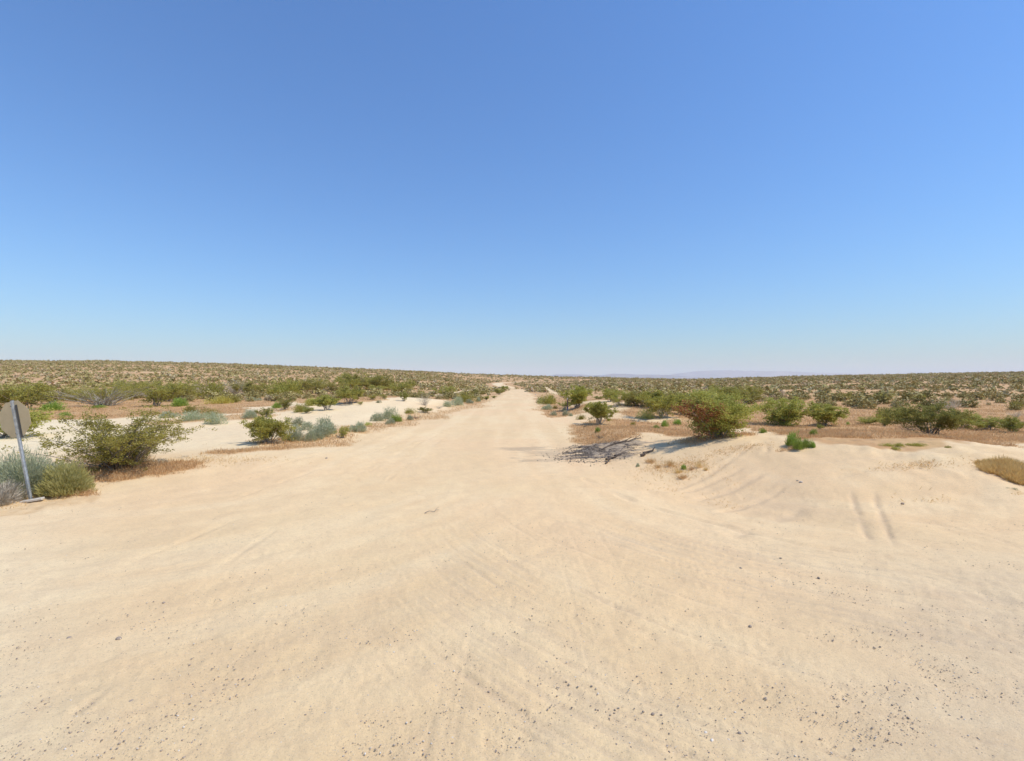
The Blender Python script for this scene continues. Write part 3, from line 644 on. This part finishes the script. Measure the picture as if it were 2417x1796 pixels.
# keep the bare dry-grass flat at right and the sand edge free
ok &= ~((pxx > 1300) & (row > 968)) & ~((pxx < 1180) & (row > 948)) & ~((pxx > 1240) & (pxx < 1480) & (row > 925) & (row < 950) & (r.uniform(size=9000) < .7))
idx = np.where(ok)[0]; idx = idx[np.argsort(ys[idx])]
keep = []
cell = {}
for i in idx:
    c_ = (int(xs[i]//1.8), int(ys[i]//1.8))
    if c_ in cell: continue
    cell[c_] = 1; keep.append(i)
LOWM = []
for s in range(6):
    v = lowbush(420, s+1, .13); n = len(v)//4
    sh = np.repeat(np.clip((.1, .3, .5, .62, .4, .85)[s]+r.uniform(-.13, .13, n), 0, 1), 4)
    LOWM.append(mesh('bush', v, np.arange(len(v)).reshape(-1, 4), L_FAR, False, {'shade': sh}))
for i in keep[:290]:
    s = int(r.choice([0, 1, 1, 2, 2, 3, 4, 4, 5])); o = bpy.data.objects.new('desert_bush', LOWM[s]); COL.objects.link(o)
    sz = r.uniform(.7, 1.9) if s < 3 else r.uniform(.4, 1.1)
    o.location = (xs[i], ys[i], float(H(xs[i], ys[i]))-.02); o.scale = (sz*1.25, sz*1.25, sz*.85); o.rotation_euler.z = r.uniform(0, 6.28)
    sd = 'left' if xs[i] < 0 else 'right'; cl = ('green', 'olive green', 'olive', 'grey green', 'olive green', 'brown')[s]
    tag(o, f'{cl} bush scattered on the open red scrubland {sd} of the road', 'bush', 'bushes scattered over the open scrubland')
rest = keep[290:]
n = 220000; u = r.uniform(-1.12, 1.12, n); yf = np.exp(r.uniform(math.log(120), math.log(900), n)); w_ = np.minimum(1, .95*(yf/900)**1.3+.012)
xf = u*yf
den = (.12+1.2*sm(.38, .62, fbm(xf/45, yf/16, 56, 4)))*(.35+1.3*sm(.35, .6, fbm(xf/9, yf/9, 57, 2)))
pf = CX+u*F; zf = H(xf, yf); rowf = CY-(zf-CAMH)/yf*F
band = np.exp(-((rowf-np.interp(pf, [1300, 1600, 1900, 2417], [911, 911, 915, 917]))/3.2)**2)*(pf > 1320)
bare = np.exp(-((rowf-np.interp(pf, [1300, 1600, 1900, 2417], [920, 922, 908, 909]))/3.0)**2)*(pf > 1300)+np.exp(-((rowf-np.interp(pf, [0, 500, 1000], [894, 900, 904]))/3.)**2)*(pf < 1050)
ok = (masks(xf, yf) < .3) & ((yf < 180) | (yf > 480) | (np.abs(xf+3) > 32) | (sdline(xf, yf, FARROAD) > 9)) & (r.uniform(size=n) < np.clip(1.95*den*(1+band)*(1-.75*bare), 0, 1)*w_)
xf, yf, zf, rowf, band = xf[ok], yf[ok], zf[ok], rowf[ok], band[ok]
X2 = np.concatenate([xs[rest], xf]); Y2 = np.concatenate([ys[rest], yf]); Z2 = H(X2, Y2); n = len(X2)
bases = [lowbush(30, 200+k, .36) for k in range(8)]
ki = r.integers(0, 8, n); B = np.array(bases)[ki]; sz = r.choice([.5, .7, .9, 1.2, 1.6, 2.1], n, p=[.26, .25, .22, .15, .08, .04])*r.uniform(.85, 1.15, n)*np.interp(Y2, [100, 300, 800], [.9, 1.05, 1.5]); th = r.uniform(0, 6.28, n)
c_, s_ = np.cos(th)[:, None], np.sin(th)[:, None]
V2 = np.stack([(B[:, :, 0]*c_-B[:, :, 1]*s_)*sz[:, None]*1.25+X2[:, None], (B[:, :, 0]*s_+B[:, :, 1]*c_)*sz[:, None]*1.25+Y2[:, None], B[:, :, 2]*sz[:, None]*.85+Z2[:, None]-.03], -1).reshape(-1, 3)
bs = np.clip(r.choice([.1, .3, .42, .5, .6, .72, .95], n, p=[.12, .2, .22, .18, .12, .08, .08])+r.uniform(-.08, .08, n), 0, 1)
sh = np.clip(np.repeat(bs, 120)+np.repeat(r.uniform(-.08, .08, n*30), 4), 0, 1)
tag(obj('distant_scrub', mesh('distant_scrub', V2, np.arange(len(V2)).reshape(-1, 4), L_FAR, False, {'shade': sh})), 'olive scrub covering the far plain and hillsides', None, None, 'stuff')
print('far shrubs', n, 'near', len(keep))
# ------------------------------------------------------------------ dry grass
def blades(name, x, y, h, wd, mat, label, lean=.35, seed=1):
    r = np.random.default_rng(seed); n = len(x); P = np.stack([x, y, H(x, y)-.01], 1)
    D = np.stack([r.normal(size=n)*lean, r.normal(size=n)*lean, np.ones(n)], 1)
    v, f = quads(P, D, h, wd, r)
    tag(obj(name, mesh(name, v, f, mat, False, {'shade': np.repeat(np.clip(r.normal(.45, .25, n), 0, 1), 4)})), label, None, None, 'stuff')
r = np.random.default_rng(9); gx = []; gy_ = []
u = r.uniform(-1.05, 1.05, 900000); yy = 1/r.uniform(1/75., 1/11., 900000); xx = u*yy
mk = (1-masks(xx, yy))*.85*(.35+.65*sm(.35, .55, fbm(xx*.9, yy*.9, 44, 3))); gmk = grassmask(xx, yy)
sel = r.uniform(size=len(xx)) < np.maximum(mk*np.where(yy > 15, 1, .0), gmk*.55); sel &= (yy > 15) | (gmk > .2)
xx, yy = xx[sel][:300000], yy[sel][:300000]
hh = r.uniform(.05, .17, len(xx))*np.where(yy > 30, 1.2, 1.)
blades('dry_grass', xx, yy, hh, .008+.0003*yy, L_DRY, 'reddish dry grass covering the ground between the bushes', .6)
# golden mound at the right edge
c = E(2405, 1122, 150, 60); n = 22000; th = r.uniform(0, 6.28, n); q = np.sqrt(r.uniform(0, 1, n))*(1+.12*np.sin(3*th+1)+.08*np.sin(7*th)); x = c[0]+c[2]*.9*q*np.cos(th); y = c[1]+c[3]*1.05*q*np.sin(th)
blades('golden_grass', x, y, r.uniform(.10, .34, n)*np.clip(1.1-.6*q, .25, 1)*(.5+.9*vn(x*4, y*4, 6)), .008, L_GOLD, 'mound of golden dry grass at the right edge of the sand', .75, 3)
# sparse straw on the sandy verges
n = 26000; u = r.uniform(-1.05, 1.05, n); y = 1/r.uniform(1/40., 1/10., n); x = u*y
rd = sdpoly(x, y, ROAD); s_ = (rd < -.05) & (rd > -2.0-2*vn(x, y, 3)) & (r.uniform(size=n) < sm(.5, .75, fbm(x*1.1, y*1.1, 47, 3))) & (masks(x, y) > .5)
c3 = E(1600, 1103, 150, 46); c4 = E(1440, 1030, 120, 16); ex_ = [(q[0]+q[2]*.55*r.normal(size=k_), q[1]+min(q[3], 2)*.55*r.normal(size=k_)) for q, k_ in ((c3, 1500), (c4, 700), (E(500, 1085, 260, 20), 900), (E(1740, 1060, 160, 20), 500), (E(2200, 1095, 260, 20), 500))]
x = np.concatenate([x[s_]]+[q[0] for q in ex_]); y = np.concatenate([y[s_]]+[q[1] for q in ex_]); s_ = np.ones(len(x), bool)
blades('dry_straw', x[s_], y[s_], r.uniform(.03, .12, s_.sum()), .010, L_GOLD, 'sparse straw lying along the sandy verges', 1.2, 4)
# ------------------------------------------------------------------ gravel and stones
ico_v = []; t = (1+5**.5)/2
for a in ((-1, t, 0), (1, t, 0), (-1, -t, 0), (1, -t, 0), (0, -1, t), (0, 1, t), (0, -1, -t), (0, 1, -t), (t, 0, -1), (t, 0, 1), (-t, 0, -1), (-t, 0, 1)): ico_v.append(a)
ico_v = np.array(ico_v)/math.sqrt(1+t*t)
ico_f = np.array([(0, 11, 5), (0, 5, 1), (0, 1, 7), (0, 7, 10), (0, 10, 11), (1, 5, 9), (5, 11, 4), (11, 10, 2), (10, 7, 6), (7, 1, 8), (3, 9, 4), (3, 4, 2), (3, 2, 6), (3, 6, 8), (3, 8, 9), (4, 9, 5), (2, 4, 11), (6, 2, 10), (8, 6, 7), (9, 8, 1)])
ms = N('stone'); crs = ms.n('ShaderNodeValToRGB'); crs.color_ramp.elements[0].color = (.24, .19, .15, 1); crs.color_ramp.elements[1].color = (.75, .68, .58, 1)
e = crs.color_ramp.elements.new(.7); e.color = (.45, .35, .26, 1)
ms.l(ms.attr('shade'), crs.inputs[0]); ms.col(ms.mix(ms.ramp(ms.noise(40, 3), .3, .7, 0, .3), crs.outputs[0], (.5, .42, .33))); M_ST = ms.m
def stones(x, y, s, r, zoff=0):
    n = len(x); B = ico_v[None]*(1+r.normal(size=(n, 12, 1))*.16)*np.stack([r.uniform(.8, 1.35, n), r.uniform(.7, 1.1, n), r.uniform(.45, .8, n)], 1)[:, None]
    th = r.uniform(0, 6.28, n); c_, s_ = np.cos(th)[:, None], np.sin(th)[:, None]
    v = np.stack([(B[:, :, 0]*c_-B[:, :, 1]*s_)*s[:, None]+x[:, None], (B[:, :, 0]*s_+B[:, :, 1]*c_)*s[:, None]+y[:, None], B[:, :, 2]*s[:, None]+(H(x, y)+zoff)[:, None]+s[:, None]*.05], -1).reshape(-1, 3)
    return v, (ico_f[None]+np.arange(n)[:, None, None]*12).reshape(-1, 3)
r = np.random.default_rng(14); n = 150000; u = r.uniform(-1.08, 1.08, n); y = 1/r.uniform(1/24., 1/2.6, n); x = u*y
cl = sm(.42, .66, fbm(x*1.1, y*1.1, 81, 4))+.5*sm(.5, .75, fbm(np.hypot(x-8, y-12)*2.2, np.arctan2(y-12, x-8)*2, 83, 3))*(x > 0)
p = (.28+.5*cl)*np.interp(y, [2.6, 6, 12, 24], [.42, .30, .10, .04])*(.75+.5*sm(0, 1, x/y)); s_ = r.uniform(size=n) < p
s_ &= sdpoly(x, y, ROAD) > -3
x, y = x[s_], y[s_]; s = .0027*np.exp(r.normal(size=len(x))*.6)*np.interp(y, [2.6, 8, 24], [1, 1.25, 2.2]); s = np.clip(s, .0018, .0085)
v, f = stones(x, y, s, r)
shd = np.repeat(np.where(r.uniform(size=len(x)) < .2, r.uniform(.75, 1, len(x)), r.uniform(0, .65, len(x))), 12)
tag(obj('gravel', mesh('gravel', v, f, M_ST, True, {'shade': shd})), 'dark and pale gravel scattered over the sandy road', None, None, 'stuff'); print('gravel', len(x))
BIG = [(1770, 1476, 15, .2, 'largest grey stone alone on the road at lower right'), (163, 1503, 15, .25, 'flat grey stone left of a pair at lower left'), (279, 1504, 15, .15, 'flat grey stone right of a pair at lower left'),
       (310, 1652, 14, .3, 'greyish flat stone near the bottom left'), (386, 1421, 9, .25, 'small grey stone above the pair at lower left'), (600, 1423, 9, .15, 'small dark stone right above the middle left'),
       (1290, 1561, 10, .3, 'round grey stone just right of the wheel tracks'), (1745, 1728, 13, .05, 'dark oblong stone near the bottom right of centre'), (1665, 1727, 11, .95, 'cream stone left of the dark oblong stone'),
       (1680, 1745, 11, .98, 'white stone below the cream stone at the bottom'), (1847, 1717, 11, .55, 'brown stone with pale face right of the dark oblong one'), (1748, 1340, 9, .0, 'dark stone on the right road, left of another'),
       (1932, 1363, 8, .1, 'dark stone farther right on the road'), (1842, 1316, 7, .05, 'small dark stone above two others on the right road'), (1153, 1631, 9, .35, 'ring shaped pale stone beside the wheel track'),
       (2305, 1765, 9, .1, 'dark stone in the bottom right corner'), (2197, 1780, 9, .15, 'dark stone at the bottom edge near the right corner'), (1455, 1755, 9, .1, 'black stone at the end of a rut near the bottom'),
       (1540, 1683, 11, .0, 'black lump in a rut at bottom right of centre'), (770, 1080, 8, .0, 'small dark clod on the left of the road ahead'), (1890, 1136, 12, .78, 'whitish stone on the right bank'),
       (1882, 1133, 9, .2, 'dark chip touching the whitish stone'), (2130, 1187, 10, .1, 'dark clod on the right bank beside the two ruts'), (1293, 935, 0, 0, '')]
for px, py, wpx, sh, lb in BIG:
    if not wpx: continue
    x, y, z = at(px, py+wpx*.2); s = np.array([wpx*.5*y/F]); v, f = stones(np.array([x]), np.array([y]), s, r); v = v-np.array([x, y, z])
    o = obj('stone', mesh('stone', v, f, M_ST, True, {'shade': np.full(len(v), sh)}), None, (x, y, z)); sb = o.modifiers.new('sub', 'SUBSURF'); sb.levels = 1; sb.render_levels = 1
    tag(o, lb, 'stone')
# ------------------------------------------------------------------ burnt heap beside the road
r = np.random.default_rng(21); mc = N('charred_rubble'); crc = mc.n('ShaderNodeValToRGB'); crc.color_ramp.elements[0].color = (.07, .052, .038, 1); crc.color_ramp.elements[1].color = (.50, .41, .32, 1)
mc.l(mc.attr('shade'), crc.inputs[0]); mc.col(crc.outputs[0])
c = E(1415, 1066, 190, 44); n = 32000; x = c[0]+c[2]*r.normal(size=n)*.45; y = c[1]+c[3]*r.normal(size=n)*.5+(x-c[0])*.35
st = stainmask(x, y); k = r.uniform(size=n) < st+.06; x, y = x[k], y[k]
v, f = stones(x, y, np.clip(.010*np.exp(r.normal(size=len(x))*.5), .004, .03), r, .005)
tag(obj('charred_rubble', mesh('charred_rubble', v, f, mc.m, False, {'shade': np.repeat(r.beta(1, 2.4, len(x)), 12)})), 'blackened rubble and ash beside the road', None, None, 'stuff')
mw = N('charred_wood'); mw.col(mw.mix(mw.ramp(mw.noise(20, 4), .35, .65), (.05, .04, .035), (.17, .13, .10)))
mp = N('weathered_wood'); mp.col(mp.mix(mp.ramp(mp.noise(25, 4), .35, .65), (.26, .20, .15), (.45, .37, .29)))
def stick(x0, y0, x1, y1, rad, mat, label, name='stick', twig=1, k=6, lift=.03):
    a = np.array(at(x0, y0)); b = np.array(at(x1, y1)); T = Tubes(); n = 7; t = np.linspace(0, 1, n)[:, None]; P_ = a+(b-a)*t; P_[:, 2] = H(P_[:, 0], P_[:, 1])+rad*.8+lift*np.abs(np.sin(t[:, 0]*5))
    P_[1:-1, :2] += r.normal(size=(n-2, 2))*rad*1.2; org = P_[0].copy(); T.add(P_-org, rad, rad*.5, .5, k)
    for q in range(twig):
        i0 = int(r.integers(2, 6)); p0 = P_[i0]-org; T.add(np.array([p0, p0+(b-a)*.12+np.array([0, .06, .03]), p0+(b-a)*.2+np.array([.02, .10, .06])]), rad*.5, rad*.25, .5, 5)
    o = obj(name, T.mesh(name, mat), None, org); tag(o, label, 'stick'); return o
# tangle of blackened twigs lying over the burnt heap
T = Tubes()
for q in range(65):
    x0 = c[0]+c[2]*r.normal()*.5; y0 = c[1]+c[3]*r.normal()*.42+(x0-c[0])*.3; a_ = r.normal()*.5+.25; L_ = r.uniform(.12, .7); t = np.linspace(0, 1, 5)
    px_ = x0+np.cos(a_)*L_*t+r.normal(size=5)*.02; py_ = y0+np.sin(a_)*L_*t+r.normal(size=5)*.02
    T.add(np.stack([px_, py_, H(px_, py_)+.015+r.uniform(0, .07)*np.sin(t*3)+r.uniform(0, .05)], 1), r.uniform(.004, .009), .003, r.uniform(0, .8), 4)
mtw = N('scorched_twigs'); mtw.col(mtw.mix(mtw.attr('shade'), (.09, .07, .055), (.42, .33, .25)))
tag(obj('scorched_twigs', T.mesh('scorched_twigs', mtw.m)), 'tangle of scorched twigs on the burnt heap beside the road', None, None, 'stuff')
stick(1002, 1212, 1035, 1207, .009, mp.m, 'thin stick lying on the middle of the road')
stick(1420, 1063, 1512, 1037, .035, mw.m, 'charred branch along the top of the burnt heap', 'charred_branch', 3)
stick(1511, 1078, 1541, 1066, .05, mw.m, 'dark log lying just right of the burnt heap', 'charred_log')
stick(1430, 1087, 1466, 1078, .045, mw.m, 'dark log at the lower edge of the burnt heap', 'charred_log')
stick(1402, 1052, 1420, 1066, .018, mp.m, 'pale bare stick crossing the burnt heap', 'stick', 1, 6, .08)
stick(1428, 1096, 1440, 1088, .02, mw.m, 'short dark stick below the burnt heap')
stick(1548, 955, 1590, 984, .03, L_DEAD, 'bleached bare branch sticking out of the creosote bush', 'bare_branch', 2, 6, .5)
# ------------------------------------------------------------------ road sign seen from the back
mt = N('galvanised_steel'); mt.col(mt.mix(mt.ramp(mt.noise(18, 5), .35, .65), (.32, .33, .33), (.50, .51, .50))); mt.b.inputs['Metallic'].default_value = .55; mt.b.inputs['Roughness'].default_value = .45
mb = N('sign_back_aluminium'); mb.col(mb.mix(mb.ramp(mb.noise(3, 4), .35, .65), (.54, .43, .255), (.62, .50, .31))); mb.b.inputs['Roughness'].default_value = .6; mb.b.inputs['Metallic'].default_value = .1
mbk = N('near_black'); mbk.col((.09, .085, .075)); mr = N('sign_front_red'); mr.col((.5, .02, .02))
bx, by, bz = at(73, 1181)
sg = bpy.data.objects.new('road_sign', None); COL.objects.link(sg); sg.location = (bx, by, bz); tag(sg, 'leaning octagonal road sign seen from behind at the left edge', 'sign')
sg.rotation_euler = (0, math.radians(-10.8), 0)
def prism(name, outline, y0, y1, mat, parent, bev=.0):
    n = len(outline); v = [(a, y0, b) for a, b in outline]+[(a, y1, b) for a, b in outline]
    me = bpy.data.meshes.new(name); me.from_pydata(v, [], [tuple(range(n)), tuple(range(2*n-1, n-1, -1))]+[(i, n+i, n+(i+1) % n, (i+1) % n) for i in range(n)]); me.materials.append(mat)
    o = obj(name, me, parent)
    if bev: b = o.modifiers.new('bevel', 'BEVEL'); b.width = bev; b.segments = 2
    return o
def box(name, x0, x1, y0, y1, z0, z1, mat, parent, bev=.003): return prism(name, [(x0, z0), (x1, z0), (x1, z1), (x0, z1)], y0, y1, mat, parent, bev)
PH = 2.13
# U channel post: web and two flanges and lips in one section, swept upwards
sec = [(-.038, 0), (-.026, 0), (-.018, -.032), (.018, -.032), (.026, 0), (.038, 0), (.038, .004), (.023, .004), (.015, -.028), (-.015, -.028), (-.023, .004), (-.038, .004)]
n = len(sec); v = [(a, b, -.25) for a, b in sec]+[(a, b, PH) for a, b in sec]
me = bpy.data.meshes.new('post'); me.from_pydata(v, [], [tuple(range(n))[::-1], tuple(range(n, 2*n))]+[(i, (i+1) % n, n+(i+1) % n, n+i) for i in range(n)]); me.materials.append(mt.m); obj('post', me, sg)
pl = bpy.data.objects.new('sign_plate', None)
oc = [(.375/math.cos(math.pi/8)*math.cos(math.pi/8+k*math.pi/4)*.94, PH-.44+.375/math.cos(math.pi/8)*math.sin(math.pi/8+k*math.pi/4)) for k in range(8)]
plate = prism('sign_plate', oc, .008, .011, mb.m, sg); plate.rotation_euler.z = math.radians(-8); plate.location.x = -.025; plate.location.z = .05; plate.scale.x = 1.06
face = prism('sign_face', [(a*.985, PH-.44+(b-PH+.44)*.985) for a, b in oc], .013, .014, mr.m, plate)
box('dark_strip', .045, .095, -.012, .0075, PH-.80, PH-.10, mbk.m, sg)  # plain dark strip on the plate back, right of the post
for z in (PH-.12, PH-.70):
    T = Tubes(); T.add(np.array([(0, -.055, z), (0, -.04, z), (0, -.030, z)]), .011, .011, .5, 6); obj('bolt', T.mesh('bolt', mt.m), sg)
mcx = N('pale_board'); mcx.col(mcx.mix(mcx.ramp(mcx.noise(12, 4), .35, .65), (.48, .42, .34), (.62, .56, .47)))
x, y, z = at(79, 1184)
bd = box('base_board', -.20, .20, -.06, .05, -.01, .035, mcx.m, None, .008); bd.location = (x+.02, y-.05, z+.03); bd.rotation_euler = (math.radians(4), math.radians(-9), math.radians(12))
tag(bd, 'pale flat board lying at the foot of the leaning sign', 'board')
# ------------------------------------------------------------------ marker post right of the road
x, y, z = at(1339, 970); h = 31*y/F
mk = bpy.data.objects.new('marker_post', None); COL.objects.link(mk); mk.location = (x, y, z); tag(mk, 'thin brown marker post with pale cap and blue foot by the road', 'post')
mbr = N('brown_plastic'); mbr.col((.20, .13, .10)); mbl = N('blue_band'); mbl.col((.06, .10, .26)); mwh = N('pale_cap'); mwh.col((.62, .58, .50))
box('post', -.045, .045, -.02, .02, h*.30, h*.86, mbr.m, mk); box('blue_foot', -.047, .047, -.022, .022, -.1, h*.299, mbl.m, mk); box('cap', -.05, .05, -.024, .024, h*.862, h, mwh.m, mk)
for px, py in ((1264, 932), (1300, 937)):
    x, y, z = at(px, py); v, f = stones(np.array([x]), np.array([y]), np.array([.14]), r); v -= np.array([x, y, z])
    o = obj('white_stone', mesh('white_stone', v, f, M_ST, True, {'shade': np.full(12, 1.)}), None, (x, y, z+.05)); tag(o, 'small white stone %s the road shoulder at right' % ('beyond' if px == 1264 else 'above sages on'), 'stone')
# ------------------------------------------------------------------ haze
HZ = 6e-5
mh = bpy.data.materials.new('haze'); mh.use_nodes = True; t_ = mh.node_tree; t_.nodes.clear(); ho = t_.nodes.new('ShaderNodeOutputMaterial'); pv = t_.nodes.new('ShaderNodeVolumePrincipled')
pv.inputs['Density'].default_value = HZ; pv.inputs['Color'].default_value = (.90, .95, 1.0, 1); pv.inputs['Anisotropy'].default_value = 0
t_.links.new(pv.outputs[0], ho.inputs['Volume'])
b0, b1, zz0, zz1 = -25000, 25000, -60, 520
v = [(x, y, z) for z in (zz0, zz1) for x, y in ((b0, b0), (b1, b0), (b1, b1), (b0, b1))]
me = bpy.data.meshes.new('haze'); me.from_pydata(v, [], [(0, 3, 2, 1), (4, 5, 6, 7), (0, 1, 5, 4), (1, 2, 6, 5), (2, 3, 7, 6), (3, 0, 4, 7)]); me.materials.append(mh)
tag(obj('haze', me), 'thin pale blue haze over the plain', None, None, 'stuff')
